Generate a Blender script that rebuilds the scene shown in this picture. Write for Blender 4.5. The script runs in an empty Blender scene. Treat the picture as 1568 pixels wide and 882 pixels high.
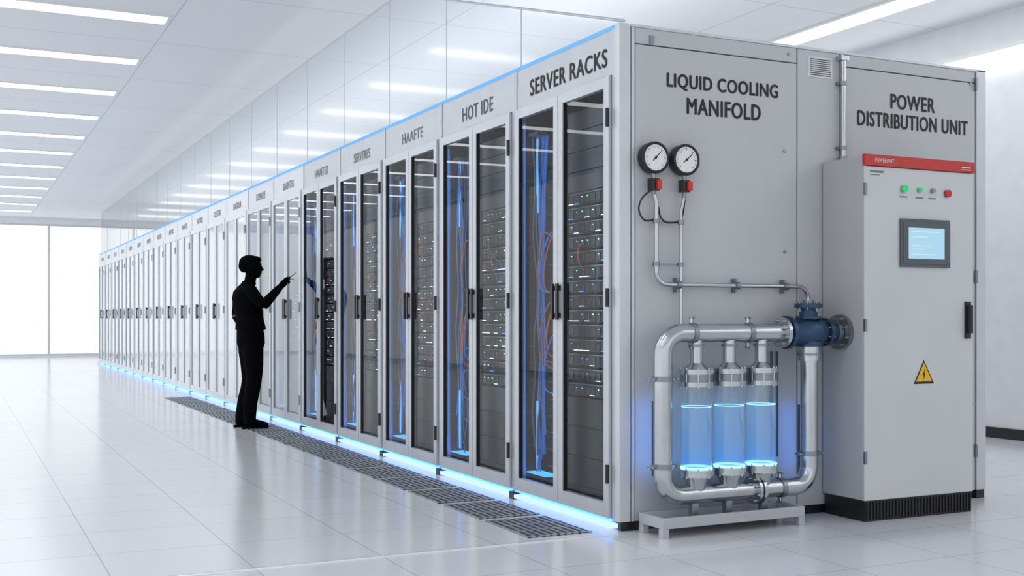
import bpy, math, random
from mathutils import Vector, Matrix
random.seed(4)
sc = bpy.context.scene
sc.view_settings.view_transform = 'Standard'
sc.view_settings.look = 'None'
sc.view_settings.exposure = 0.0

# ------------------------------------------------------------------ materials
def newmat(name):
    m = bpy.data.materials.new(name); m.use_nodes = True
    nt = m.node_tree; nt.nodes.clear()
    out = nt.nodes.new('ShaderNodeOutputMaterial')
    return m, nt, out

def pbr(name, col, rough=0.5, metal=0.0, emit=None, es=0.0, spec=0.5, noise=0.03, nscale=6.0, coat=0.0):
    m, nt, out = newmat(name)
    b = nt.nodes.new('ShaderNodeBsdfPrincipled')
    b.inputs['Roughness'].default_value = rough
    b.inputs['Metallic'].default_value = metal
    b.inputs['Specular IOR Level'].default_value = spec
    b.inputs['Coat Weight'].default_value = coat
    tc = nt.nodes.new('ShaderNodeTexCoord')
    nz = nt.nodes.new('ShaderNodeTexNoise'); nz.inputs['Scale'].default_value = nscale
    nz.inputs['Detail'].default_value = 3
    nt.links.new(tc.outputs['Object'], nz.inputs['Vector'])
    cr = nt.nodes.new('ShaderNodeValToRGB')
    a = [max(0, c * (1 - noise)) for c in col]; d = [min(1, c * (1 + noise)) for c in col]
    cr.color_ramp.elements[0].color = (*a, 1); cr.color_ramp.elements[1].color = (*d, 1)
    cr.color_ramp.elements[0].position = .3; cr.color_ramp.elements[1].position = .7
    nt.links.new(nz.outputs['Fac'], cr.inputs['Fac'])
    nt.links.new(cr.outputs['Color'], b.inputs['Base Color'])
    if emit:
        b.inputs['Emission Color'].default_value = (*emit, 1)
        b.inputs['Emission Strength'].default_value = es
    nt.links.new(b.outputs[0], out.inputs[0])
    return m

def emis(name, col, s):
    m, nt, out = newmat(name)
    e = nt.nodes.new('ShaderNodeEmission')
    e.inputs[0].default_value = (*col, 1); e.inputs[1].default_value = s
    nt.links.new(e.outputs[0], out.inputs[0])
    return m

def glassmat(name, tint, f0=0.05, rough=0.0, haze=0.0, hazecol=(.8, .85, .9), rcol=1.0):
    """thin architectural pane: Schlick reflection over clear/hazy transmission"""
    m, nt, out = newmat(name)
    N = nt.nodes; L = nt.links
    g = N.new('ShaderNodeNewGeometry')
    dt = N.new('ShaderNodeVectorMath'); dt.operation = 'DOT_PRODUCT'
    L.new(g.outputs['Incoming'], dt.inputs[0]); L.new(g.outputs['Normal'], dt.inputs[1])
    ab = N.new('ShaderNodeMath'); ab.operation = 'ABSOLUTE'; L.new(dt.outputs['Value'], ab.inputs[0])
    om = N.new('ShaderNodeMath'); om.operation = 'SUBTRACT'; om.inputs[0].default_value = 1; L.new(ab.outputs[0], om.inputs[1])
    pw = N.new('ShaderNodeMath'); pw.operation = 'POWER'; pw.inputs[1].default_value = 5; L.new(om.outputs[0], pw.inputs[0])
    ma = N.new('ShaderNodeMath'); ma.operation = 'MULTIPLY_ADD'; ma.use_clamp = True
    ma.inputs[1].default_value = 1 - f0; ma.inputs[2].default_value = f0; L.new(pw.outputs[0], ma.inputs[0])
    tr = N.new('ShaderNodeBsdfTransparent'); tr.inputs[0].default_value = (*tint, 1)
    gl = N.new('ShaderNodeBsdfGlossy'); gl.inputs['Roughness'].default_value = rough
    gl.inputs[0].default_value = (rcol, rcol, rcol, 1)
    base = tr
    if haze > 0:
        df = N.new('ShaderNodeBsdfDiffuse'); df.inputs[0].default_value = (*hazecol, 1)
        mh = N.new('ShaderNodeMixShader'); mh.inputs[0].default_value = haze
        L.new(tr.outputs[0], mh.inputs[1]); L.new(df.outputs[0], mh.inputs[2]); base = mh
    mx = N.new('ShaderNodeMixShader')
    L.new(ma.outputs[0], mx.inputs[0]); L.new(base.outputs[0], mx.inputs[1]); L.new(gl.outputs[0], mx.inputs[2])
    L.new(mx.outputs[0], out.inputs[0])
    return m

def tilemat(name, col, seam, px, py, ox, oy, w, rough, var=0.03, spec=0.5):
    m, nt, out = newmat(name); N = nt.nodes; L = nt.links
    b = N.new('ShaderNodeBsdfPrincipled')
    b.inputs['Specular IOR Level'].default_value = spec
    g = N.new('ShaderNodeNewGeometry'); sp = N.new('ShaderNodeSeparateXYZ'); L.new(g.outputs['Position'], sp.inputs[0])
    seams = []; cells = []
    for ax, p, o in ((0, px, ox), (1, py, oy)):
        a = N.new('ShaderNodeMath'); a.operation = 'MULTIPLY_ADD'; a.inputs[1].default_value = 1 / p; a.inputs[2].default_value = -o / p + 100
        L.new(sp.outputs[ax], a.inputs[0])
        fr = N.new('ShaderNodeMath'); fr.operation = 'FRACT'; L.new(a.outputs[0], fr.inputs[0])
        s = N.new('ShaderNodeMath'); s.operation = 'SUBTRACT'; s.inputs[1].default_value = .5; L.new(fr.outputs[0], s.inputs[0])
        ab = N.new('ShaderNodeMath'); ab.operation = 'ABSOLUTE'; L.new(s.outputs[0], ab.inputs[0])
        gt = N.new('ShaderNodeMath'); gt.operation = 'GREATER_THAN'; gt.inputs[1].default_value = .5 - w / p / 2; L.new(ab.outputs[0], gt.inputs[0])
        fl = N.new('ShaderNodeMath'); fl.operation = 'FLOOR'; L.new(a.outputs[0], fl.inputs[0])
        seams.append(gt); cells.append(fl)
    mxm = N.new('ShaderNodeMath'); mxm.operation = 'MAXIMUM'; L.new(seams[0].outputs[0], mxm.inputs[0]); L.new(seams[1].outputs[0], mxm.inputs[1])
    cb = N.new('ShaderNodeCombineXYZ'); L.new(cells[0].outputs[0], cb.inputs[0]); L.new(cells[1].outputs[0], cb.inputs[1])
    wn = N.new('ShaderNodeTexWhiteNoise'); wn.noise_dimensions = '3D'; L.new(cb.outputs[0], wn.inputs['Vector'])
    nz = N.new('ShaderNodeTexNoise'); nz.inputs['Scale'].default_value = 45; nz.inputs['Detail'].default_value = 4
    L.new(g.outputs['Position'], nz.inputs['Vector'])
    ad = N.new('ShaderNodeMath'); ad.operation = 'ADD'; L.new(wn.outputs['Value'], ad.inputs[0]); L.new(nz.outputs['Fac'], ad.inputs[1])
    mr = N.new('ShaderNodeMapRange'); mr.inputs[1].default_value = 0; mr.inputs[2].default_value = 2
    mr.inputs[3].default_value = 1 - var; mr.inputs[4].default_value = 1 + var; L.new(ad.outputs[0], mr.inputs[0])
    vm = N.new('ShaderNodeVectorMath'); vm.operation = 'SCALE'; vm.inputs[0].default_value = col; L.new(mr.outputs[0], vm.inputs['Scale'])
    mc = N.new('ShaderNodeMix'); mc.data_type = 'RGBA'
    L.new(mxm.outputs[0], mc.inputs[0]); L.new(vm.outputs[0], mc.inputs[6]); mc.inputs[7].default_value = (*seam, 1)
    L.new(mc.outputs[2], b.inputs['Base Color'])
    rr = N.new('ShaderNodeMath'); rr.operation = 'MULTIPLY_ADD'; rr.inputs[1].default_value = .08; rr.inputs[2].default_value = rough
    L.new(nz.outputs['Fac'], rr.inputs[0]); L.new(rr.outputs[0], b.inputs['Roughness'])
    L.new(b.outputs[0], out.inputs[0])
    return m

M = {}
M['floor'] = tilemat('floor_tile', (.72, .73, .745), (.42, .44, .47), .61, .61, -.14, -.02, .006, .13, .025, .55)
M['ceil'] = tilemat('ceiling_panel', (.82, .84, .875), (.62, .64, .69), 2.44, 2.0, -1.3, 5.2, .016, .55, .01, .2)
M['wall'] = pbr('wall_paint', (.82, .835, .855), .6)
M['base'] = pbr('baseboard_black', (.02, .02, .022), .5)
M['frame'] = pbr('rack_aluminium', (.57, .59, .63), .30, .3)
M['frame_pale'] = pbr('rack_pale_frame', (.70, .72, .76), .35, .1)  # mid-row racks: distance haze put into the colour; also partition joints
M['frame_haze_white'] = pbr('rack_frame_haze_white', (.82, .84, .87), .4, 0)  # far copy of the rack frame, whitened to paint in distance haze
M['header'] = pbr('rack_header_paint', (.58, .60, .63), .38, .1)
M['gasket'] = pbr('grey_gasket', (.34, .36, .39), .5)  # replaces black on the far racks, haze put into the colour
M['panel'] = pbr('enclosure_grey_paint', (.545, .55, .565), .42, .0, nscale=2)
M['seam'] = pbr('dark_seam', (.10, .105, .11), .7)
M['edge'] = pbr('enclosure_edge_trim', (.66, .67, .69), .35, .2)
M['black'] = pbr('black_plastic', (.012, .012, .014), .35)
M['dark'] = pbr('rack_interior', (.012, .015, .020), .5)
M['blank'] = pbr('blanking_panel', (.045, .052, .064), .35, .3)
M['server'] = pbr('server_face', (.010, .012, .016), .35, .2)
M['bezel'] = pbr('server_bezel', (.22, .24, .28), .3, .6)
M['ledblue'] = emis('led_blue', (.05, .28, 1.0), 2.2)
M['leddim'] = emis('led_blue_dim', (.05, .26, 1.0), .7)
M['ledtop'] = emis('led_top_edge', (.17, .48, 1.0), 1.15)
M['ledfloor'] = emis('led_floor_edge', (.50, .72, 1.0), 1.35)
M['underfill'] = emis('floor_underglow_fill', (.05, .24, 1.0), 4.5)  # second strip added under the doors to cast blue onto the floor
M['wallglow'] = emis('wall_glow_fill', (.04, .26, 1.0), 6)  # hidden emitters added behind the pipes for the blue wall glow
M['ledgreen'] = emis('led_green', (.1, .9, .35), 3)
M['ledcyan'] = emis('led_cyan', (.25, .65, 1), 3)
M['ledtank'] = emis('led_tank_ring', (.22, .55, 1), 3)
M['ledwhite'] = emis('led_white', (.7, .85, 1), 2.5)
M['cblue'] = pbr('cable_blue', (.015, .12, .40), .4, 0, (.04, .24, .9), .20)
M['corange'] = pbr('cable_orange', (.55, .10, .04), .45)
M['cgrey'] = pbr('cable_grey', (.10, .12, .15), .5)
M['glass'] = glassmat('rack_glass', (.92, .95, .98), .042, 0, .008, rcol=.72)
M['glass_semi'] = glassmat('rack_glass_hazed', (.9, .94, .97), .07, .03, .50, (.70, .75, .81), .9)  # diffuse mix paints in part of the distance haze
M['glass_frost_haze'] = glassmat('rack_glass_frost_haze', (.9, .93, .96), .10, .08, .94, (.80, .84, .88))  # far panes whitened: haze and pale reflection put into the diffuse colour
M['partition'] = glassmat('partition_glass', (.92, .95, .975), .02, .09, .08, (.88, .92, .96), .7)
M['tankglass'] = glassmat('tank_glass', (.88, .93, .98), .07, 0, .06)
M['steel'] = pbr('brushed_steel', (.52, .53, .55), .20, .97, nscale=14)
M['steeldk'] = pbr('steel_dark', (.28, .30, .33), .35, .9)
M['valve'] = pbr('valve_blue_steel', (.030, .068, .13), .35, .5)
M['red'] = pbr('red_plastic', (.62, .025, .02), .35)
M['redband'] = pbr('red_band', (.56, .03, .022), .4)
M['white'] = pbr('white_face', (.85, .86, .86), .4)
M['ink'] = pbr('black_ink', (.012, .012, .014), .6)
M['ink2'] = pbr('grey_ink', (.08, .085, .095), .6)
M['ink3'] = pbr('faded_ink', (.20, .21, .23), .6)
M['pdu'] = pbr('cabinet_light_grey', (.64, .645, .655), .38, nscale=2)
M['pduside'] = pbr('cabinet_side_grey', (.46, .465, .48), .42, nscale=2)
M['green'] = pbr('green_lens', (.02, .5, .16), .3, 0, (.05, .8, .25), .25)
M['grey'] = pbr('grey_button', (.35, .36, .37), .4)
M['bezelpdu'] = pbr('screen_bezel', (.10, .11, .13), .4)
M['yellow'] = pbr('warning_yellow', (.85, .50, .02), .45)
M['strip'] = emis('light_strip_diffuser', (.97, .985, 1.0), 6.2)
M['ceilfill'] = emis('ceiling_fill_glow', (.94, .97, 1.0), 2.3)  # added emitter above the roof, brightens the ceiling
M['person'] = pbr('silhouette_black', (.0022, .0022, .0025), .9, spec=.05)  # silhouette darkness put into one black for skin, hair and clothes
M['winframe'] = pbr('window_frame', (.66, .69, .71), .5)
M['grate'] = pbr('grate_bars', (.40, .42, .45), .35, .6)
M['gratehole'] = pbr('grate_void', (.03, .035, .042), .6)
M['tray'] = pbr('tray_grey', (.50, .51, .53), .4, .2)

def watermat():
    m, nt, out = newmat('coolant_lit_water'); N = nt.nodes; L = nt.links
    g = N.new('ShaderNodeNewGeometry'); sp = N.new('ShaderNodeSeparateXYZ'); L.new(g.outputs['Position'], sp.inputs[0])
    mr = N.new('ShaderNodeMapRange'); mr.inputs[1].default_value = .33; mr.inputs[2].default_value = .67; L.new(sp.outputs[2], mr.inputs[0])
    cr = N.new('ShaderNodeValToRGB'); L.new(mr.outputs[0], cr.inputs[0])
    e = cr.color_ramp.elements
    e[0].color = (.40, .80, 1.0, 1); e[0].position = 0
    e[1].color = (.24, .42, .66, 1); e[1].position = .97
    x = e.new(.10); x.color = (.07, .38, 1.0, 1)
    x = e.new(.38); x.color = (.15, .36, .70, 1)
    em = N.new('ShaderNodeEmission'); em.inputs[1].default_value = 1.0; L.new(cr.outputs[0], em.inputs[0])  # ring light painted into the water as emission, strongest at the bottom
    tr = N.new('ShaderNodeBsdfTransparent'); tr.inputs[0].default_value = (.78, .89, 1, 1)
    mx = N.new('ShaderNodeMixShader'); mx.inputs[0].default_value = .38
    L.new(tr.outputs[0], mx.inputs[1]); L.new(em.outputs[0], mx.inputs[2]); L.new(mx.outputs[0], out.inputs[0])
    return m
M['water'] = watermat()

# ------------------------------------------------------------------ mesh builder
class MB:
    def __init__(s): s.v = []; s.f = []; s.m = []; s.sm = []; s.mats = []
    def mi(s, k):
        if k not in s.mats: s.mats.append(k)
        return s.mats.index(k)
    def add(s, vs, fs, k, smooth=False):
        o = len(s.v); s.v += [tuple(v) for v in vs]; i = s.mi(k)
        for f in fs: s.f.append([o + a for a in f]); s.m.append(i); s.sm.append(smooth)
    def box(s, x0, x1, y0, y1, z0, z1, k):
        vs = [(x, y, z) for x in (x0, x1) for y in (y0, y1) for z in (z0, z1)]
        s.add(vs, [(0, 1, 3, 2), (4, 6, 7, 5), (0, 4, 5, 1), (2, 3, 7, 6), (0, 2, 6, 4), (1, 5, 7, 3)], k)
    def tube(s, pts, r, k, seg=12, cap=True, smooth=True):
        pts = [Vector(p) for p in pts]; n = len(pts)
        rs = r if isinstance(r, (list, tuple)) else [r] * n
        tang = []
        for i in range(n):
            a = pts[max(i - 1, 0)]; b = pts[min(i + 1, n - 1)]
            t = (b - a); tang.append(t.normalized() if t.length > 1e-9 else Vector((0, 0, 1)))
        up = Vector((0, 0, 1)) if abs(tang[0].z) < .9 else Vector((1, 0, 0))
        u = tang[0].cross(up).normalized(); vs = []
        for i in range(n):
            u = (u - tang[i] * u.dot(tang[i])).normalized(); w = tang[i].cross(u)
            for j in range(seg):
                a = 2 * math.pi * j / seg
                vs.append(pts[i] + (u * math.cos(a) + w * math.sin(a)) * rs[i])
        fs = [(i * seg + j, i * seg + (j + 1) % seg, (i + 1) * seg + (j + 1) % seg, (i + 1) * seg + j) for i in range(n - 1) for j in range(seg)]
        s.add(vs, fs, k, smooth)
        if cap:
            s.add(vs[:seg], [tuple(range(seg))[::-1]], k); s.add(vs[-seg:], [tuple(range(seg))], k)
    def cyl(s, p0, p1, r, k, seg=24): s.tube([p0, p1], r, k, seg)
    def sph(s, c, r, k, a=16, b=10):
        if not isinstance(r, (list, tuple)): r = (r, r, r)
        vs = [(c[0], c[1], c[2] - r[2])]
        for i in range(1, b):
            t = math.pi * i / b
            for j in range(a):
                p = 2 * math.pi * j / a
                vs.append((c[0] + r[0] * math.sin(t) * math.cos(p), c[1] + r[1] * math.sin(t) * math.sin(p), c[2] - r[2] * math.cos(t)))
        vs.append((c[0], c[1], c[2] + r[2])); fs = []
        for j in range(a): fs.append((0, 1 + (j + 1) % a, 1 + j))
        for i in range(b - 2):
            for j in range(a):
                o = 1 + i * a; fs.append((o + j, o + (j + 1) % a, o + a + (j + 1) % a, o + a + j))
        o = 1 + (b - 2) * a; l = len(vs) - 1
        for j in range(a): fs.append((o + j, o + (j + 1) % a, l))
        s.add(vs, fs, k, True)
    def rings(s, rs, k, seg=28):
        """horizontal elliptical loft: (z,cx,cy,rx,ry)"""
        vs = []
        for z, cx, cy, rx, ry in rs:
            for j in range(seg):
                a = 2 * math.pi * j / seg
                vs.append((cx + rx * math.cos(a), cy + ry * math.sin(a), z))
        fs = [(i * seg + j, i * seg + (j + 1) % seg, (i + 1) * seg + (j + 1) % seg, (i + 1) * seg + j) for i in range(len(rs) - 1) for j in range(seg)]
        fs.append(tuple(range(seg))[::-1]); fs.append(tuple(range((len(rs) - 1) * seg, len(rs) * seg)))
        s.add(vs, fs, k, True)
    def torus(s, c, ax, R, r, k, a=28, b=8):
        c = Vector(c); ax = Vector(ax).normalized(); up = Vector((0, 0, 1)) if abs(ax.z) < .9 else Vector((1, 0, 0))
        u = ax.cross(up).normalized(); w = ax.cross(u); vs = []
        for i in range(a):
            t = 2 * math.pi * i / a; d = u * math.cos(t) + w * math.sin(t)
            for j in range(b):
                p = 2 * math.pi * j / b; vs.append(c + d * (R + r * math.cos(p)) + ax * r * math.sin(p))
        s.add(vs, [(i * b + j, ((i + 1) % a) * b + j, ((i + 1) % a) * b + (j + 1) % b, i * b + (j + 1) % b) for i in range(a) for j in range(b)], k, True)
    def prism_xz(s, poly, y0, y1, k):
        n = len(poly); vs = [(x, y0, z) for x, z in poly] + [(x, y1, z) for x, z in poly]
        s.add(vs, [tuple(range(n)), tuple(range(2 * n - 1, n - 1, -1))] + [(i, i + n, (i + 1) % n + n, (i + 1) % n) for i in range(n)], k)
    def mesh(s, name):
        me = bpy.data.meshes.new(name); me.from_pydata(s.v, [], s.f)
        for k in s.mats: me.materials.append(M[k])
        me.polygons.foreach_set('material_index', s.m); me.polygons.foreach_set('use_smooth', s.sm)
        me.update(); return me

def link(name, me, parent=None, bevel=0):
    o = bpy.data.objects.new(name, me); sc.collection.objects.link(o)
    if parent:
        o.parent = parent; o.matrix_parent_inverse = Matrix.Translation(-parent.location)
    if bevel:
        b = o.modifiers.new('bevel', 'BEVEL'); b.width = bevel; b.segments = 2; b.limit_method = 'ANGLE'; b.angle_limit = .6
        b.harden_normals = False
    return o

def empty(name, loc):
    e = bpy.data.objects.new(name, None); e.location = loc; e.empty_display_size = .1
    sc.collection.objects.link(e); return e

def fillet(pts, rad, n=8):
    pts = [Vector(p) for p in pts]; out = [pts[0]]
    for i in range(1, len(pts) - 1):
        p = pts[i]; d1 = (pts[i - 1] - p).normalized(); d2 = (pts[i + 1] - p).normalized()
        c = p + (d1 + d2) * rad
        for t in range(n + 1):
            a = math.pi / 2 * t / n; out.append(c - (d2 * math.cos(a) + d1 * math.sin(a)) * rad)
    out.append(pts[-1]); return out

def catmull(pts, n=6):
    P = [Vector(p) for p in pts]; P = [P[0]] + P + [P[-1]]; out = []
    for i in range(1, len(P) - 2):
        for t in range(n):
            u = t / n; a, b, c, d = P[i - 1:i + 3]
            out.append(.5 * ((2 * b) + (c - a) * u + (2 * a - 5 * b + 4 * c - d) * u * u + (3 * b - a - 3 * c + d) * u ** 3))
    out.append(P[-2]); return out

def text_mesh(body, w, caph, mat, bold=.0032, space=1.08):
    cu = bpy.data.curves.new('t', 'FONT'); cu.body = body; cu.size = 1; cu.offset = 0; cu.extrude = 0
    cu.align_x = 'CENTER'; cu.space_character = space; cu.resolution_u = 4
    o = bpy.data.objects.new('t', cu); sc.collection.objects.link(o)
    bpy.context.view_layer.update()
    me = bpy.data.meshes.new_from_object(o.evaluated_get(bpy.context.evaluated_depsgraph_get()))
    bpy.data.objects.remove(o)
    xs = [v.co.x for v in me.vertices]; ys = [v.co.y for v in me.vertices]
    cx = (min(xs) + max(xs)) / 2; cy = (min(ys) + max(ys)) / 2; sx = w / (max(xs) - min(xs)); sy = caph / (max(ys) - min(ys))
    base = [((v.co.x - cx) * sx, (v.co.y - cy) * sy, .001) for v in me.vertices]
    polys = [list(p.vertices) for p in me.polygons]
    V = []; F = []
    offs = [(0, 0)] + ([(bold, 0), (-bold, 0), (0, bold * .6), (0, -bold * .6)] if bold else [])
    for j, (ox, oy) in enumerate(offs):
        o0 = len(V); V += [(x + ox, y + oy, z + j * .0002) for x, y, z in base]; F += [[o0 + q for q in p] for p in polys]
    m2 = bpy.data.meshes.new('label'); m2.from_pydata(V, [], F); m2.materials.append(M[mat]); m2.update(); return m2

def text_end(name, body, x, y, z, w, h, mat, parent, **k):
    o = link(name, text_mesh(body, w, h, mat, **k), parent); o.location = (x, y, z); o.rotation_euler = (math.pi / 2, 0, 0); return o

# ------------------------------------------------------------------ room shell
XL, XR, YB, YF, HC = -7.0, 5.7, -9.0, 30.3, 4.04
b = MB(); b.box(XL - .2, XR + .2, YB - .2, YF + .2, -.2, 0, 'floor'); link('floor', b.mesh('floor'))
b = MB(); b.box(XL - .2, XR + .2, YB - .2, YF + .2, HC, HC + .2, 'ceil'); link('ceiling', b.mesh('ceiling'))
b = MB(); b.box(XR, XR + .2, YB, YF, 0, HC, 'wall'); link('wall_right', b.mesh('wall_right'))
b = MB(); b.box(XR - .015, XR, YB, YF, 0, .10, 'base'); link('baseboard_right', b.mesh('baseboard_right'))
def glazed_x(name, y0, y1, mull, z0, z1):
    b = MB(); b.box(XL, XR, y0, y1, 0, z0, 'wall'); b.box(XL, XR, y0, y1, z1, HC, 'wall'); link('wall_' + name, b.mesh('wall_' + name))
    b = MB(); f = (y0 + y1) / 2
    b.box(XL, XR, f - .04, f + .04, z0, z0 + .05, 'winframe'); b.box(XL, XR, f - .04, f + .04, z1 - .05, z1, 'winframe')
    for x in mull: b.box(x - .03, x + .03, f - .05, f + .05, z0, z1, 'winframe')
    return b
b = glazed_x('far', YF, YF + .2, [-.78 + 2.35 * k for k in range(-2, 3)], .05, 3.86); link('window_1', b.mesh('window_1'))
b = glazed_x('back', YB - .2, YB, [-.78 + 2.35 * k for k in range(-2, 3)], .3, 3.8); link('added_window_back', b.mesh('added_window_back'))  # unseen glazing added to light the end face and cabinet
b = MB(); b.box(XL - .2, XL, YB, YF, 0, .05, 'wall'); b.box(XL - .2, XL, YB, YF, 3.8, HC, 'wall'); link('wall_left', b.mesh('wall_left'))
b = MB()
for k in range(14): 
    y = YB + .1 + k * (YF - YB - .2) / 13; b.box(XL - .15, XL - .05, y - .04, y + .04, .05, 3.8, 'winframe')
b.box(XL - .15, XL - .05, YB, YF, .05, .1, 'winframe'); b.box(XL - .15, XL - .05, YB, YF, 3.75, 3.8, 'winframe')
link('added_window_left', b.mesh('added_window_left'))  # unseen glazing added on the left to let in light

def strip(x0, x1, y0, y1):
    b = MB(); b.box(x0, x1, y0, y1, HC - .012, HC - .002, 'strip')
    b.box(x0 - .02, x1 + .02, y0 - .02, y0, HC - .018, HC, 'white'); b.box(x0 - .02, x1 + .02, y1, y1 + .02, HC - .018, HC, 'white')
    b.box(x0 - .02, x0, y0, y1, HC - .018, HC, 'white'); b.box(x1, x1 + .02, y0, y1, HC - .018, HC, 'white')
    link('ceiling_light_strip', b.mesh('ceiling_light_strip'))
for k in range(-5, 12): strip(-6.4, -1.36, 6.2 + 2.0 * k - .14, 6.2 + 2.0 * k + .14)
strip(4.48, 4.78, -7, 22)
b = MB(); b.box(XR - .06, XR - .01, YB + 1, YF - 2, 3.56, 3.66, 'strip'); b.box(XR - .07, XR, YB + 1, YF - 2, 3.66, 3.70, 'white')
link('wall_light_strip', b.mesh('wall_light_strip'))

# ------------------------------------------------------------------ server racks
W = 1.225; Y0 = .036; NR = 20; ZT = 2.70
def rack_frame(F, H):
    b = MB()
    for y in (0, W - .03): b.box(-.018, .05, y + .001, y + .029, .045, ZT, F)
    b.box(-.012, .03, .032, W - .032, 2.452, ZT, H)
    b.box(0, .05, .03, W - .03, .045, .06, F)
    b.box(.03, 1.0, .002, .012, .04, 2.68, 'dark'); b.box(.03, 1.0, W - .012, W - .002, .04, 2.68, 'dark')
    b.box(.99, 1.0, .012, W - .012, .04, 2.68, 'dark'); b.box(.03, .99, .012, W - .012, 2.44, 2.45, 'dark')
    b.box(.02, .99, .012, W - .012, .03, .045, 'dark')
    b.box(.03, 1.0, 0.002, W - .002, 0, .03, 'black')
    b.box(-.045, .05, W - .035, W + .02, 0, .045, 'black' if F == 'frame' else 'gasket')
    return b.mesh('rack_frame')
def rack_doors(g, F):
    G = 'black' if g == 'glass' else 'gasket'
    b = MB()
    for y0, y1 in ((.036, .610), (.616, W - .036)):
        st = .055
        b.box(-.035, -.002, y0, y0 + st, .06, 2.443, F); b.box(-.035, -.002, y1 - st, y1, .06, 2.443, F)
        b.box(-.035, -.002, y0 + st, y1 - st, 2.385, 2.443, F); b.box(-.035, -.002, y0 + st, y1 - st, .06, .14, F)
        b.box(-.03, -.006, y0 + st, y0 + st + .008, .14, 2.385, G); b.box(-.03, -.006, y1 - st - .008, y1 - st, .14, 2.385, G)
        b.add([(-.02, y0 + st, .14), (-.02, y1 - st, .14), (-.02, y1 - st, 2.385), (-.02, y0 + st, 2.385)][::-1], [(0, 1, 2, 3)], g)
    for yc in (.585, .642):
        b.box(-.062, -.05, yc - .013, yc + .013, 1.13, 1.34, 'black')
        b.box(-.052, -.033, yc - .010, yc + .010, 1.14, 1.17, 'black'); b.box(-.052, -.033, yc - .010, yc + .010, 1.30, 1.33, 'black')
    for z in (.30, 1.25, 2.22):
        for y in (.040,): b.cyl((-.042, y, z - .05), (-.042, y, z + .05), .011, G, 10)
    return b.mesh('rack_doors_' + g)
def rack_led():
    b = MB()
    b.box(-.026, -.013, 0, W, 2.698, 2.710, 'ledtop')
    b.box(-.040, .02, .020, W - .04, .008, .030, 'ledfloor')
    b.box(-.030, .0, .020, W - .04, .047, .053, 'underfill')
    return b.mesh('rack_leds')
def rack_inner(seed):
    R = random.Random(seed); b = MB(); ya, yb = .05, .68; X = .055
    z = 2.34
    while z > 1.87: b.box(X, X + .5, ya, yb, z - .112, z, 'blank'); b.box(X - .004, X, ya + .02, ya + .05, z - .065, z - .05, 'bezel'); z -= .118
    while z > .74:
        h = .078
        b.box(X + .01, X + .6, ya + .02, yb - .02, z - h + .006, z, 'server')
        b.box(X - .004, X + .01, ya, ya + .028, z - h + .004, z - .002, 'bezel'); b.box(X - .004, X + .01, yb - .028, yb, z - h + .004, z - .002, 'blank')
        b.box(X + .003, X + .01, ya + .03, yb - .03, z - .008, z - .003, 'bezel')
        n = 9; dy = (yb - ya - .07) / n
        for i in range(n):
            y = ya + .035 + i * dy
            b.box(X, X + .01, y + .003, y + dy - .006, z - h + .014, z - .015, R.choice(['server', 'blank', 'server', 'dark']))
            if R.random() < .5: b.box(X - .003, X, y + .006, y + .012, z - h + .02, z - .022, 'bezel')
            q = R.random()
            if q < .38: b.box(X - .004, X, y + .02, y + .027, z - .030, z - .025, R.choice(['ledcyan', 'ledgreen', 'ledblue', 'ledwhite']))
            elif q < .60: b.box(X - .004, X, y + .006, y + .055, z - h + .012, z - h + .0155, R.choice(['ledblue', 'ledwhite', 'ledwhite']))
        if R.random() < .4:
            y = R.uniform(.15, .6); y2 = y + R.uniform(-.15, .15)
            b.tube(catmull([(X, y, z - .04), (X - .03, y, z - .06), (X - .035, (y + y2) / 2, z - .14), (X, y2, z - .2)], 4), .0035, R.choice(['corange', 'cgrey', 'cgrey']), 6)
        z -= .085
    while z > .16: b.box(X, X + .5, ya, yb, max(z - .165, .06), z, 'blank' if R.random() < .35 else 'server'); z -= .17
    b.box(.04, .07, yb, yb + .02, .05, 2.43, 'blank'); b.box(.04, .06, ya - .018, ya - .002, .05, 2.43, 'bezel')
    b.box(.07, .6, yb + .002, yb + .012, .05, 2.43, 'dark')
    zz = .2
    while zz < 2.3:
        b.box(.16, .75, .72, W - .10, zz, zz + .085, 'server'); b.box(.154, .16, .74, W - .12, zz + .01, zz + .016, 'bezel')
        if R.random() < .6:
            yy = R.uniform(.78, 1.02); b.box(.152, .16, yy, yy + .02, zz + .04, zz + .046, R.choice(['ledblue', 'ledcyan', 'ledgreen']))
        b.box(.05, .15, W - .03, W - .013, zz + .02, zz + .03, 'blank')
        zz += .105
    b.cyl((.08, W - .13, 1.80), (.08, W - .13, 2.26), .007, 'ledblue', 8); b.cyl((.08, W - .13, .20), (.08, W - .13, .62), .007, 'ledblue', 8)
    b.box(.004, .010, W - .098, W - .091, .16, 2.36, 'leddim')
    b.box(.05, .12, W - .18, W - .06, 2.28, 2.30, 'bezel'); b.box(.05, .15, W - .3, W - .04, .165, .172, 'ledblue')
    for i in range(9):
        y = R.uniform(1.03, 1.13); x = R.uniform(.06, .13); pts = []; z = 2.28
        while z > .16:
            pts.append((x + R.uniform(-.015, .015), min(y + R.uniform(-.03, .03), W - .03), z)); z -= R.uniform(.18, .4)
        b.tube(catmull(pts, 5), R.choice([.004, .006]), R.choice(['cblue', 'cblue', 'cgrey', 'cgrey']), 6)
    for i in range(7):
        z0 = R.uniform(.7, 1.7); y = R.uniform(.88, 1.0)
        b.tube(catmull([(.15, y, z0), (.09, y + R.uniform(-.06, .06), z0 + .04), (.07, y + .05, z0 - .12), (.09, y + .08, z0 - .3), (.15, y - .05, z0 - .33)], 5), .005, R.choice(['corange', 'corange', 'cblue']), 6)
    return b.mesh('rack_equipment_%d' % seed)
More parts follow.
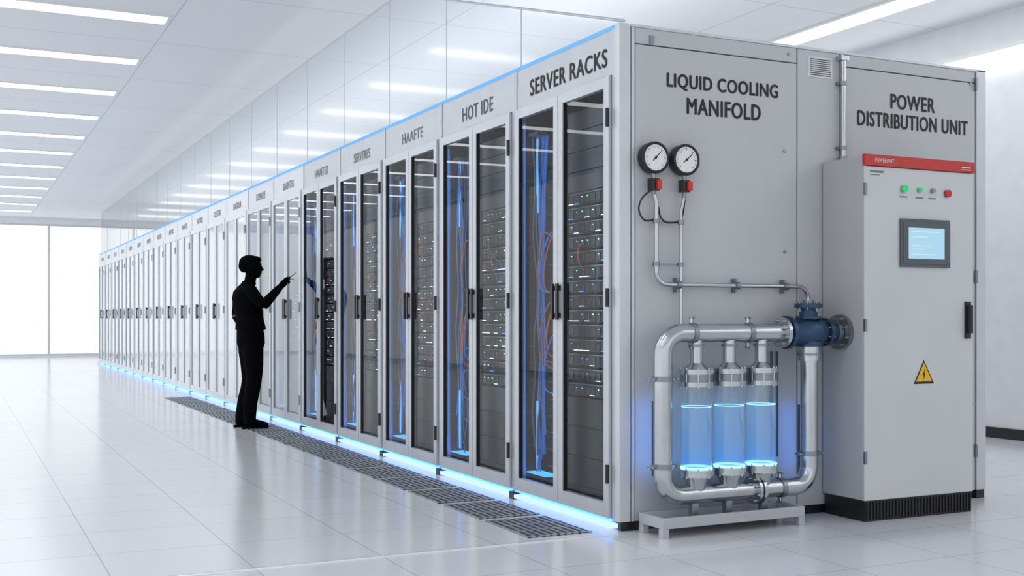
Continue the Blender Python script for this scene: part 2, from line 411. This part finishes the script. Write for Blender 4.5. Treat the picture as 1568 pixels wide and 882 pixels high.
frs = {'frame': rack_frame('frame', 'header'), 'frame_pale': rack_frame('frame_pale', 'frame_pale'), 'frame_haze_white': rack_frame('frame_haze_white', 'frame_haze_white')}
led = rack_led(); inner = [rack_inner(s) for s in (1, 2, 3)]
doors = {'glass': rack_doors('glass', 'frame'), 'glass_semi': rack_doors('glass_semi', 'frame_pale'), 'glass_frost_haze': rack_doors('glass_frost_haze', 'frame_haze_white')}
words = ['SERVER RACKS', 'HOT IDE', 'HAAFTE', 'SERVTRES', 'HAAITER', 'SIAUNTER', 'COMDUTE', 'DAOKUR']
for i in range(NR):
    y = Y0 + W * i
    e = empty('server_rack', (0, y, 0))
    def lk(n, me):
        o = bpy.data.objects.new(n, me); sc.collection.objects.link(o); o.parent = e
        return o
    fk = 'frame' if i < 5 else 'frame_pale' if i < 7 else 'frame_haze_white'
    lk('frame', frs[fk]); lk('doors', doors['glass' if i < 5 else 'glass_semi' if i < 7 else 'glass_frost_haze']); lk('led_edges', led)
    lk('equipment', inner[i % 3])
    wd = words[i % len(words)]
    if wd == words[0] and i: wd = 'CLUSTER'
    if i == 0: me = text_mesh(wd, .92, .098, 'ink')
    else: me = text_mesh(wd, .50 if i == 1 else .44, .095 if i == 1 else .080, 'ink2' if i == 1 else 'ink3', .001)
    o = lk('label', me); o.location = (-.0135, .55 if i == 0 else .58, 2.555); o.rotation_euler = (math.pi / 2, 0, -math.pi / 2)
YE = Y0 + W * NR

# ------------------------------------------------------------------ glass containment partition
e = empty('glass_containment_partition', (.02, YE / 2, 2.72))
b = MB(); ys = [Y0 + W * i for i in range(NR + 1)]
def gtop(y): return 2.73 + (3.76 - 2.73) * min(y / 3.47, 1)
pts = sorted(ys + [3.47])
for a, c in zip(pts[:-1], pts[1:]):
    b.add([(.03, a, 2.715), (.03, a, gtop(a)), (.03, c, gtop(c)), (.03, c, 2.715)], [(0, 1, 2, 3)], 'partition')
link('panes', b.mesh('panes'), e)
b = MB()
for y in ys[1:]: b.box(.027, .033, y - .004, y + .004, 2.71, gtop(y), 'frame_pale')
b.tube([(.03, 0.02, gtop(0.02)), (.03, 3.47, 3.76), (.03, YE, 3.76)], .009, 'frame', 6)
b.box(.01, .05, Y0, YE, 2.70, 2.716, 'frame')
link('rails', b.mesh('rails'), e)

# ------------------------------------------------------------------ equipment enclosure (end wall of the row)
EX = 2.70
e = empty('equipment_enclosure', (EX / 2, 0, 0)); enc = e
b = MB()
b.box(.02, EX - .02, .006, .034, .03, 2.69, 'seam')
b.box(1.02, EX - .02, .034, YE, 2.66, 2.70, 'panel'); b.box(EX - .04, EX, .034, YE, .03, 2.70, 'panel'); b.box(1.02, EX - .04, YE - .04, YE, .03, 2.66, 'panel')
b.box(.04, EX - .05, .0, .03, 0, .045, 'black')
b.box(.0, .07, .002, .034, 0, .05, 'black'); b.box(EX - .09, EX - .02, -.02, .034, 0, .05, 'black')
link('core', b.mesh('core'), e)
b = MB(); P = 'panel'
b.box(-.02, .05, -.014, .034, .05, 2.715, 'edge')
b.box(.058, .078, -.012, .006, .05, 2.70, 'edge')
b.box(.084, 1.178, -.010, .006, .05, 2.61, P); b.box(.084, 1.178, -.010, .006, 2.616, 2.70, P)
b.box(1.186, 1.50, -.010, .006, .05, 2.70, P)
b.box(1.508, 1.535, -.014, .006, .05, 2.70, 'edge')
b.box(1.543, 2.61, -.010, .006, .05, 2.625, P); b.box(1.543, 2.61, -.010, .006, 2.631, 2.70, P)
b.box(2.618, EX, -.016, .034, .05, 2.712, 'edge')
b.box(.05, EX, -.016, .034, 2.70, 2.716, 'edge')
link('panels', b.mesh('panels'), e, .003)
b = MB()
b.box(1.262, 1.44, -.014, -.010, 2.545, 2.665, 'edge')
for i in range(9): b.box(1.275, 1.427, -.017, -.013, 2.556 + i * .0115, 2.560 + i * .0115, 'seam')
for x, z in ((1.09, 2.10), (1.09, 1.52), (2.52, 2.05), (1.12, 2.66), (2.57, 2.62), (2.58, .6)):
    b.cyl((x, -.016, z), (x, -.010, z), .010, 'steeldk', 10)
b.box(.17, .20, -.016, -.010, 2.60 + .02, 2.665, 'steeldk')
for z in (2.62, 1.4, .3): b.box(2.60, 2.615, -.03, -.012, z - .04, z + .04, 'steeldk')
link('fittings', b.mesh('fittings'), e)
text_end('label_liquid_cooling', 'LIQUID COOLING', .662, -.0115, 2.43, .755, .088, 'ink', e)
text_end('label_manifold', 'MANIFOLD', .665, -.0115, 2.305, .50, .088, 'ink', e)
text_end('label_power', 'POWER', 2.08, -.0115, 2.455, .36, .088, 'ink', e)
text_end('label_distribution', 'DISTRIBUTION UNIT', 2.09, -.0115, 2.335, .905, .088, 'ink', e)
b = MB()
b.cyl((1.50, -.04, 2.055), (1.50, -.04, 2.66), .015, 'steel', 14)
for z in (2.52, 2.14): b.cyl((1.50, -.04, z - .012), (1.50, -.04, z + .012), .021, 'steeldk', 14); b.box(1.465, 1.535, -.03, -.011, z - .008, z + .008, 'steeldk')
b.cyl((1.50, -.04, 2.052), (1.50, -.04, 2.09), .026, 'steeldk', 14); b.box(1.47, 1.53, -.06, -.011, 2.655, 2.68, 'steel')
link('electrical_conduit', b.mesh('electrical_conduit'), e)
b = MB(); b.box(1.15, 2.35, .6, YE - .3, 2.705, 2.73, 'white'); b.box(1.17, 2.33, .62, YE - .32, 2.731, 2.735, 'ceilfill'); link('ceiling_fill_emitter', b.mesh('ceiling_fill_emitter'), e)  # unseen glowing panel added on the roof to lift the ceiling brightness

# ------------------------------------------------------------------ pressure gauges
def gauge(cx, cz, ang):
    cy = -.075; e = empty('pressure_gauge', (cx, cy, cz)); b = MB(); R = .084
    b.cyl((cx, cy + .045, cz), (cx, cy, cz), R, 'black', 40)
    b.torus((cx, cy - .001, cz), (0, 1, 0), R - .006, .008, 'black', 40)
    b.cyl((cx, cy, cz), (cx, cy - .003, cz), R - .014, 'white', 40)
    def bar(a, r0, r1, w, k, dy=0):
        s, c = math.sin(a), math.cos(a); y = cy - .0035 - dy
        b.add([(cx + c * r0 - s * w, y, cz + s * r0 + c * w), (cx + c * r1 - s * w, y, cz + s * r1 + c * w), (cx + c * r1 + s * w, y, cz + s * r1 - c * w), (cx + c * r0 + s * w, y, cz + s * r0 - c * w)], [(0, 1, 2, 3), (3, 2, 1, 0)], k)
    for i in range(31):
        a = math.radians(225 - i * 9); bar(a, .056 if i % 5 else .050, .063, .0008 if i % 5 else .0015, 'ink')
    bar(math.radians(ang), -.026, .050, .0022, 'ink', .001)
    b.cyl((cx, cy - .003, cz), (cx, cy - .007, cz), .007, 'ink', 14)
    b.cyl((cx, cy + .02, cz - .08), (cx, cy + .02, cz - .115), .013, 'steeldk', 12)
    b.box(cx - .024, cx + .024, cy - .004, cy + .04, cz - .175, cz - .11, 'black')
    b.box(cx + .002, cx + .030, cy - .018, cy + .03, cz - .168, cz - .118, 'red')
    b.cyl((cx, cy + .02, cz - .21), (cx, cy + .02, cz - .17), .011, 'steeldk', 12)
    b.cyl((cx, cy + .045, cz), (cx, -.011, cz), .02, 'steeldk', 12)
    link('dial', b.mesh('dial'), e)
gauge(.168, 1.998, 45); gauge(.366, 1.998, 40)

# ------------------------------------------------------------------ liquid cooling manifold
e = empty('liquid_cooling_manifold', (.6, -.18, 0))
YP = -.18; r = .05
b = MB()
b.tube([(.168, -.055, 1.80), (.186, -.055, 1.76)] + fillet([(.186, -.055, 1.70), (.186, -.055, 1.32), (1.222, -.055, 1.32), (1.222, -.055, 1.2)], .07), .0125, 'steel', 12)
b.tube([(.366, -.055, 1.80), (.345, -.055, 1.72), (.345, -.055, 1.1)], .0095, 'steel', 10)
b.tube([(1.222, -.055, 1.23), (1.19, -.12, 1.20), (1.165, YP, 1.18)], .014, 'steel')
for z in (1.66, 1.43):
    b.box(.17, .36, -.05, -.04, z - .005, z + .005, 'steeldk')
    for x in (.186, .345): b.cyl((x, -.055, z - .012), (x, -.055, z + .012), .019, 'steeldk', 12)
for x in (.33, .72, 1.06):
    b.cyl((x - .012, -.055, 1.32), (x + .012, -.055, 1.32), .022, 'steeldk', 12); b.box(x - .008, x + .008, -.05, -.011, 1.28, 1.36, 'steeldk')
b.tube(catmull([(.15, -.06, 1.825), (.10, -.05, 1.78), (.085, -.04, 1.72), (.12, -.04, 1.665), (.18, -.05, 1.675), (.20, -.05, 1.74), (.215, -.055, 1.68), (.27, -.05, 1.655), (.35, -.05, 1.68), (.372, -.055, 1.80)], 8), .005, 'black', 8)
link('sensing_lines', b.mesh('sensing_lines'), e)
b = MB()
loop = fillet([(.93, YP, 1.06), (.145, YP, 1.06), (.145, YP, .20), (1.125, YP, .20), (1.125, YP, .95)], .11, 10)
b.tube(loop, r, 'steel', 28)
def clamp(c, ax, R=.056):
    c = Vector(c); ax = Vector(ax); b.cyl(c - ax * .014, c + ax * .014, R, 'steeldk', 24)
    s = Vector((1, 0, 0)) if abs(ax.z) > .5 else Vector((0, 0, 1))
    for q in (1, -1):
        b.cyl(c + s * q * (R - .005) - ax * .006, c + s * q * (R + .028) + ax * .0, .010, 'steel', 8)
        b.cyl(c + s * q * (R + .024) + Vector((0, -.02, 0)), c + s * q * (R + .024) + Vector((0, .02, 0)), .007, 'steeldk', 8)
for c, ax in (((.145, YP, .82), (0, 0, 1)), ((.145, YP, .36), (0, 0, 1)), ((.33, YP, 1.06), (1, 0, 0)), ((.70, YP, 1.06), (1, 0, 0)), ((1.125, YP, .38), (0, 0, 1)), ((.92, YP, .20), (1, 0, 0))): clamp(c, ax)
def flange(c, ax, R, t, k, bolts=8):
    c = Vector(c); ax = Vector(ax); b.cyl(c - ax * t, c + ax * t, R, k, 32)
    up = Vector((0, 1, 0)); w = ax.cross(up)
    for i in range(bolts):
        a = 2 * math.pi * (i + .5) / bolts; d = up * math.cos(a) + w * math.sin(a)
        b.cyl(c + d * R * .8 - ax * (t + .012), c + d * R * .8 + ax * (t + .012), .008, 'steel', 6)
flange((.735, YP, .2), (1, 0, 0), .078, .009, 'steel'); flange((.765, YP, .2), (1, 0, 0), .078, .009, 'steel')
flange((.93, YP, 1.06), (1, 0, 0), .085, .011, 'steel'); flange((.965, YP, 1.06), (1, 0, 0), .092, .012, 'valve')
b.cyl((1.125, YP, .90), (1.125, YP, .985), .062, 'steel', 28); b.cyl((1.125, YP, .93), (1.125, YP, .945), .070, 'steeldk', 28)
for x in (.357, .572, .787):
    b.cyl((x, YP, .87), (x, YP, 1.03), .034, 'steel', 20); b.cyl((x, YP, .985), (x, YP, 1.0), .042, 'steeldk', 20)
    b.cyl((x, YP, .775), (x, YP, .80), .092, 'steel', 32); b.cyl((x, YP, .80), (x, YP, .842), .086, 'steeldk', 32); b.cyl((x, YP, .842), (x, YP, .868), .094, 'steel', 32)
    b.tube([(x, YP, .866), (x, YP, .885), (x, YP, .9)], [.07, .05, .036], 'steel', 24)
    b.cyl((x, YP, .298), (x, YP, .335), .094, 'steel', 32); b.tube([(x, YP, .22), (x, YP, .27), (x, YP, .30)], [.045, .06, .075], 'steel', 24)
    for i in range(8):
        a = i * math.pi / 4 + .3; q = (x + .083 * math.cos(a), YP + .083 * math.sin(a))
        b.cyl((q[0], q[1], .768), (q[0], q[1], .876), .006, 'steel', 6); b.cyl((q[0], q[1], .29), (q[0], q[1], .345), .006, 'steel', 6)
    b.torus((x, YP, .343), (0, 0, 1), .080, .007, 'ledtank', 32)
link('pipe_loop', b.mesh('pipe_loop'), e)
b = MB()
b.tube([(.975, YP, 1.06), (1.0, YP, 1.06), (1.05, YP, 1.06), (1.10, YP, 1.06), (1.16, YP, 1.06), (1.21, YP, 1.06), (1.235, YP, 1.06)], [.06, .062, .078, .088, .085, .068, .055], 'valve', 28)
b.cyl((1.235, YP, 1.06), (1.30, YP, 1.06), .052, 'valve', 24)
flange((1.235, YP, 1.06), (1, 0, 0), .080, .010, 'valve'); 
b.cyl((1.30, YP, 1.06), (1.33, YP, 1.06), .058, 'steeldk', 24)
flange((1.344, YP, 1.06), (1, 0, 0), .100, .010, 'steeldk')
b.cyl((1.125, YP, .98), (1.125, YP, 1.01), .078, 'valve', 28)
b.cyl((1.12, YP, 1.12), (1.12, YP, 1.175), .050, 'valve', 20); b.cyl((1.12, YP, 1.135), (1.12, YP, 1.15), .072, 'valve', 24)
b.cyl((1.12, YP, 1.175), (1.12, YP, 1.20), .042, 'valve', 20); b.cyl((1.12, YP, 1.198), (1.12, YP, 1.222), .078, 'valve', 28)
for i in range(8):
    a = i * math.pi / 4; b.cyl((1.12 + .064 * math.cos(a), YP + .064 * math.sin(a), 1.19), (1.12 + .064 * math.cos(a), YP + .064 * math.sin(a), 1.232), .007, 'steeldk', 6)
b.cyl((1.12, YP, 1.22), (1.12, YP, 1.24), .03, 'steeldk', 12)
link('valve', b.mesh('valve'), e)
b = MB()
for x in (.357, .572, .787):
    b.tube([(x, YP, .335), (x, YP, .776)], .083, 'tankglass', 36, cap=False)
link('tank_glass', b.mesh('tank_glass'), e)
b = MB()
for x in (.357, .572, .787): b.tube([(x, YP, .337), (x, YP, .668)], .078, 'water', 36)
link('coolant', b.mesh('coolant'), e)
b = MB()
for x in (.357, .572, .787): b.torus((x, YP, .668), (0, 0, 1), .0775, .002, 'ledcyan', 36, 6)
b.cyl((.98, -.03, .35), (.98, -.03, .95), .007, 'valve', 8); b.cyl((1.02, -.03, .35), (1.02, -.03, .95), .007, 'valve', 8)
b.box(.13, .16, -.105, -.095, .30, .70, 'steeldk'); b.box(.135, .155, -.095, -.090, .30, .70, 'wallglow')
b.box(1.11, 1.14, -.105, -.095, .25, .65, 'steeldk'); b.box(1.115, 1.135, -.095, -.090, .25, .65, 'wallglow')
link('trim_and_glow_bars', b.mesh('trim_and_glow_bars'), e)
b = MB()
b.box(.075, 1.005, -.285, -.262, .05, .105, 'tray'); b.box(.075, 1.005, -.078, -.055, .05, .105, 'tray')
b.box(.075, .10, -.262, -.078, .05, .105, 'tray'); b.box(.98, 1.005, -.262, -.078, .05, .105, 'tray')
b.box(.10, .98, -.262, -.078, .052, .062, 'tray')
for x in (.075, .965):
    for y in (-.285, -.095): b.box(x, x + .04, y, y + .04, 0, .05, 'tray')
for x in (.34, .56, .80): b.box(x - .02, x + .02, -.20, -.16, .062, .155, 'steeldk'); b.box(x - .045, x + .045, -.23, -.13, .062, .07, 'steeldk')
link('support_tray', b.mesh('support_tray'), e, .003)

# ------------------------------------------------------------------ power distribution cabinet
e = empty('power_distribution_cabinet', (1.78, -.19, 0)); b = MB(); X0, X1, YC = 1.362, 2.20, -.35
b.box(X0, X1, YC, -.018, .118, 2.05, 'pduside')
link('body', b.mesh('body'), e, .006)
b = MB()
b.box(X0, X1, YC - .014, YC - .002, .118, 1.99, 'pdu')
link('door', b.mesh('door'), e, .004)
b = MB()
b.box(X0 - .003, X1 + .003, YC - .022, YC + .002, 1.994, 2.056, 'redband')
b.box(X0 + .01, X1 - .01, YC - .008, -.03, 0, .118, 'black')
for i in range(34): b.box(X0 + .02 + i * .024, X0 + .03 + i * .024, YC - .014, YC - .008, .01, .108, 'black')
yf = YC - .014
for x, z, rr, k in ((1.65, 1.873, .020, 'green'), (1.77, 1.873, .012, 'green'), (1.872, 1.873, .012, 'grey'), (1.986, 1.862, .021, 'red')):
    b.cyl((x, yf, z), (x, yf - .006, z), rr + .006, 'steel', 20); b.cyl((x, yf - .006, z), (x, yf - .02, z), rr, k, 20)
    if k != 'red': b.box(x - .03, x + .03, yf - .001, yf, z - .048, z - .040, 'ink3')
b.box(1.62, 2.0, yf - .014, yf, 1.43, 1.705, 'bezelpdu'); b.box(1.640, 1.98, yf - .018, yf - .014, 1.448, 1.687, 'bezelpdu')
b.box(2.128, 2.170, yf - .012, yf, 1.02, 1.235, 'black'); b.box(2.136, 2.160, yf - .036, yf - .012, 1.05, 1.215, 'black')
for z in (1.86, .36, 1.1): b.box(X0 - .006, X0 + .012, yf - .008, yf + .004, z - .035, z + .035, 'steeldk')
cx, cz = 1.806, .825
def tri(s): return [(cx - s, cz - s * .8), (cx + s, cz - s * .8), (cx, cz + s * .93)]
b.prism_xz(tri(.078), yf - .002, yf, 'ink'); b.prism_xz(tri(.062), yf - .003, yf - .001, 'yellow')
b.prism_xz([(cx - .004, cz - .04), (cx + .010, cz - .004), (cx + .002, cz - .004), (cx + .006, cz + .026), (cx - .010, cz - .012), (cx - .002, cz - .012)], yf - .004, yf - .003, 'ink')
b.box(1.40, 1.50, yf - .001, yf, 1.955, 1.968, 'ink3'); b.box(1.40, 1.47, yf - .001, yf, 1.940, 1.946, 'ink3')
b.box(2.10, 2.17, YC - .024, YC - .022, 2.018, 2.024, 'white'); b.box(2.10, 2.17, YC - .024, YC - .022, 2.006, 2.010, 'white')
link('fittings', b.mesh('fittings'), e)
text_end('brand_text', 'POWERUNIT', 1.50, YC - .0235, 2.025, .14, .024, 'white', e, bold=0)
M['screen'] = pbr('screen_lit', (.2, .3, .35), .2, 0, (.36, .62, .78), .75)
M['screenline'] = emis('screen_content', (.75, .9, 1), .9)
b = MB(); b.box(1.672, 1.948, yf - .021, yf - .018, 1.478, 1.655, 'screen')
for z, w in ((1.63, .22), (1.60, .12), (1.55, .16), (1.53, .10), (1.50, .2)): b.box(1.69, 1.69 + w, yf - .022, yf - .021, z, z + .005, 'screenline')
link('touch_screen', b.mesh('touch_screen'), e)

# ------------------------------------------------------------------ perforated floor grates + floor trim
b = MB(); y = .05; gx0, gx1 = -.53, -.15
while y < 11.5:
    b.box(gx0, gx1, y, y + .53, .0005, .002, 'gratehole')
    n = 9; dx = (gx1 - gx0) / n
    for i in range(n): b.box(gx0 + i * dx, gx0 + i * dx + dx * .36, y, y + .53, .002, .006, 'grate')
    for q in (0, .17, .34, .515): b.box(gx0, gx1, y + q, y + q + .014, .002, .007, 'grate')
    y += .61
link('perforated_floor_grate', b.mesh('perforated_floor_grate'))
b = MB(); b.box(-3.6, -.06, -.075, -.055, .0, .004, 'white'); link('trim_1', b.mesh('trim_1'))

# ------------------------------------------------------------------ technician
PX, PY = -.452, 6.62
e = empty('technician', (PX, PY, 0)); b = MB(); K = 'person'
def L(*p): return [(PX + q[0], PY + q[1], q[2]) for q in p]
def rg(*q): b.rings([(z, PX + cx, PY + cy, rx, ry) for z, cx, cy, rx, ry in q], K)
rg((.80, .012, 0, .118, .145), (.88, .012, 0, .142, .175), (.97, .010, 0, .140, .172), (1.06, .0, 0, .125, .16))
rg((1.02, .010, 0, .156, .186), (1.06, .008, 0, .150, .180), (1.15, -.002, 0, .138, .168), (1.25, -.018, 0, .144, .18), (1.34, -.032, 0, .146, .192), (1.41, -.04, 0, .126, .192), (1.455, -.035, 0, .095, .16), (1.49, -.025, 0, .07, .09), (1.52, -.01, 0, .062, .066))
b.tube(L((-.015, 0, 1.44), (0, 0, 1.50), (.015, 0, 1.60)), [.066, .060, .058], K)
def S(c, r): b.sph((PX + c[0], PY + c[1], c[2]), r, K, 20, 14)
S((.008, 0, 1.695), (.103, .080, .098)); S((.045, 0, 1.655), (.072, .064, .088)); S((.062, 0, 1.600), (.050, .045, .048))
S((.090, 0, 1.578), (.020, .022, .018)); S((.112, 0, 1.697), (.012, .035, .012)); S((.112, 0, 1.617), (.014, .022, .008)); S((.113, 0, 1.603), (.012, .020, .007))
b.tube(L((.108, 0, 1.69), (.128, 0, 1.662), (.140, 0, 1.645), (.118, 0, 1.636)), [.009, .010, .013, .010], K)
for q in (1, -1):
    S((.006, q * .080, 1.665), (.018, .010, .032)); S((.108, q * .030, 1.680), (.009, .013, .008))
S((-.005, 0, 1.715), (.106, .086, .080)); S((.055, 0, 1.752), (.060, .060, .034)); S((.0, 0, 1.768), (.07, .06, .026)); S((-.06, 0, 1.68), (.055, .066, .07)); S((.095, .0, 1.745), (.026, .045, .022))
b.torus((PX - .008, PY, 1.505), (.12, 0, 1), .062, .012, K, 24, 8)
for q, ax in ((-1, -.025), (1, -.06)):
    b.tube(L((.005, q * .085, .93), (.012, q * .090, .80), (.022, q * .095, .65), (.022, q * .098, .50), (.005, q * .10, .40), (-.012 + ax * .3, q * .103, .27), (ax, q * .108, .12), (ax, q * .11, .045)), [.105, .108, .095, .080, .077, .075, .064, .064], K, 20)
    f = ax
    b.tube(L((f - .055, q * .107, .045), (f - .01, q * .108, .055), (f + .06, q * .112, .048), (f + .13, q * .118, .038), (f + .185, q * .122, .030)), [.036, .046, .044, .038, .026], K, 16)
    b.box(PX + f - .08, PX + f + .19, PY + q * .115 - .038, PY + q * .115 + .038, .0, .022, K)
b.tube(L((-.04, -.15, 1.43), (-.03, -.185, 1.415), (.00, -.23, 1.36), (.035, -.27, 1.31), (.07, -.30, 1.27)), [.066, .068, .063, .057, .052], K, 18)
b.tube(L((.065, -.30, 1.265), (.10, -.298, 1.30), (.15, -.295, 1.355), (.21, -.292, 1.42), (.245, -.29, 1.458)), [.051, .053, .048, .040, .034], K, 18)
b.tube(L((.235, -.29, 1.448), (.262, -.29, 1.475), (.285, -.29, 1.50), (.305, -.29, 1.515)), [.026, .034, .037, .028], K, 14)
fr_ = [((.300, -.268, 1.525), (.325, -.272, 1.555), (.345, -.288, 1.560)), ((.310, -.282, 1.518), (.338, -.286, 1.540), (.352, -.298, 1.545)), ((.312, -.297, 1.508), (.340, -.302, 1.520), (.342, -.312, 1.505)), ((.308, -.312, 1.500), (.332, -.318, 1.505), (.330, -.322, 1.488)), ((.278, -.262, 1.505), (.300, -.255, 1.545), (.330, -.278, 1.562))]
for c in fr_: b.tube(L(*c), [.0105, .0095, .008], K, 8)
b.tube(L((-.04, .15, 1.43), (-.05, .185, 1.41), (-.06, .215, 1.33), (-.075, .228, 1.24), (-.085, .235, 1.17)), [.066, .066, .060, .055, .051], K, 18)
b.tube(L((-.085, .235, 1.165), (-.05, .235, 1.11), (0, .225, 1.05), (.035, .21, 1.0)), [.050, .050, .042, .033], K, 18)
b.tube(L((.03, .21, 1.01), (.05, .20, .97), (.06, .19, .935)), [.028, .036, .03], K, 14)
for i in range(4): b.tube(L((.075 - i * .018, .195, .935), (.08 - i * .018, .192, .90), (.076 - i * .018, .182, .87 + abs(i - 1.2) * .006)), [.0105, .0095, .008], K, 8)
b.tube(L((.065, .18, .965), (.088, .165, .94), (.092, .158, .915)), [.011, .010, .008], K, 8)
o = link('body', b.mesh('body'), e)
md = o.modifiers.new('remesh', 'REMESH'); md.mode = 'VOXEL'; md.voxel_size = .0055; md.use_smooth_shade = True
sm = o.modifiers.new('smooth', 'SMOOTH'); sm.factor = .5; sm.iterations = 3
b = MB(); b.tube(L((.305, -.262, 1.530), (.340, -.295, 1.556), (.362, -.36, 1.582), (.378, -.43, 1.605)), [.005, .005, .004, .002], 'person', 8)
b.tube(L((.345, -.31, 1.54), (.36, -.35, 1.54), (.375, -.40, 1.525)), [.004, .004, .002], 'steeldk', 8)
link('test_probe', b.mesh('test_probe'), e)

# ------------------------------------------------------------------ world + camera
w = bpy.data.worlds.new('overcast'); sc.world = w; w.use_nodes = True
bg = w.node_tree.nodes['Background']; bg.inputs[0].default_value = (.93, .965, 1, 1); bg.inputs[1].default_value = 1.17
cam = bpy.data.cameras.new('camera'); co = bpy.data.objects.new('camera', cam); sc.collection.objects.link(co)
co.location = (-3.19, -5.21, 1.14); co.rotation_euler = (math.pi / 2, 0, math.radians(-26)); cam.sensor_width = 36
cam.lens = 40.04; cam.shift_y = .0293; cam.clip_end = 200
sc.camera = co
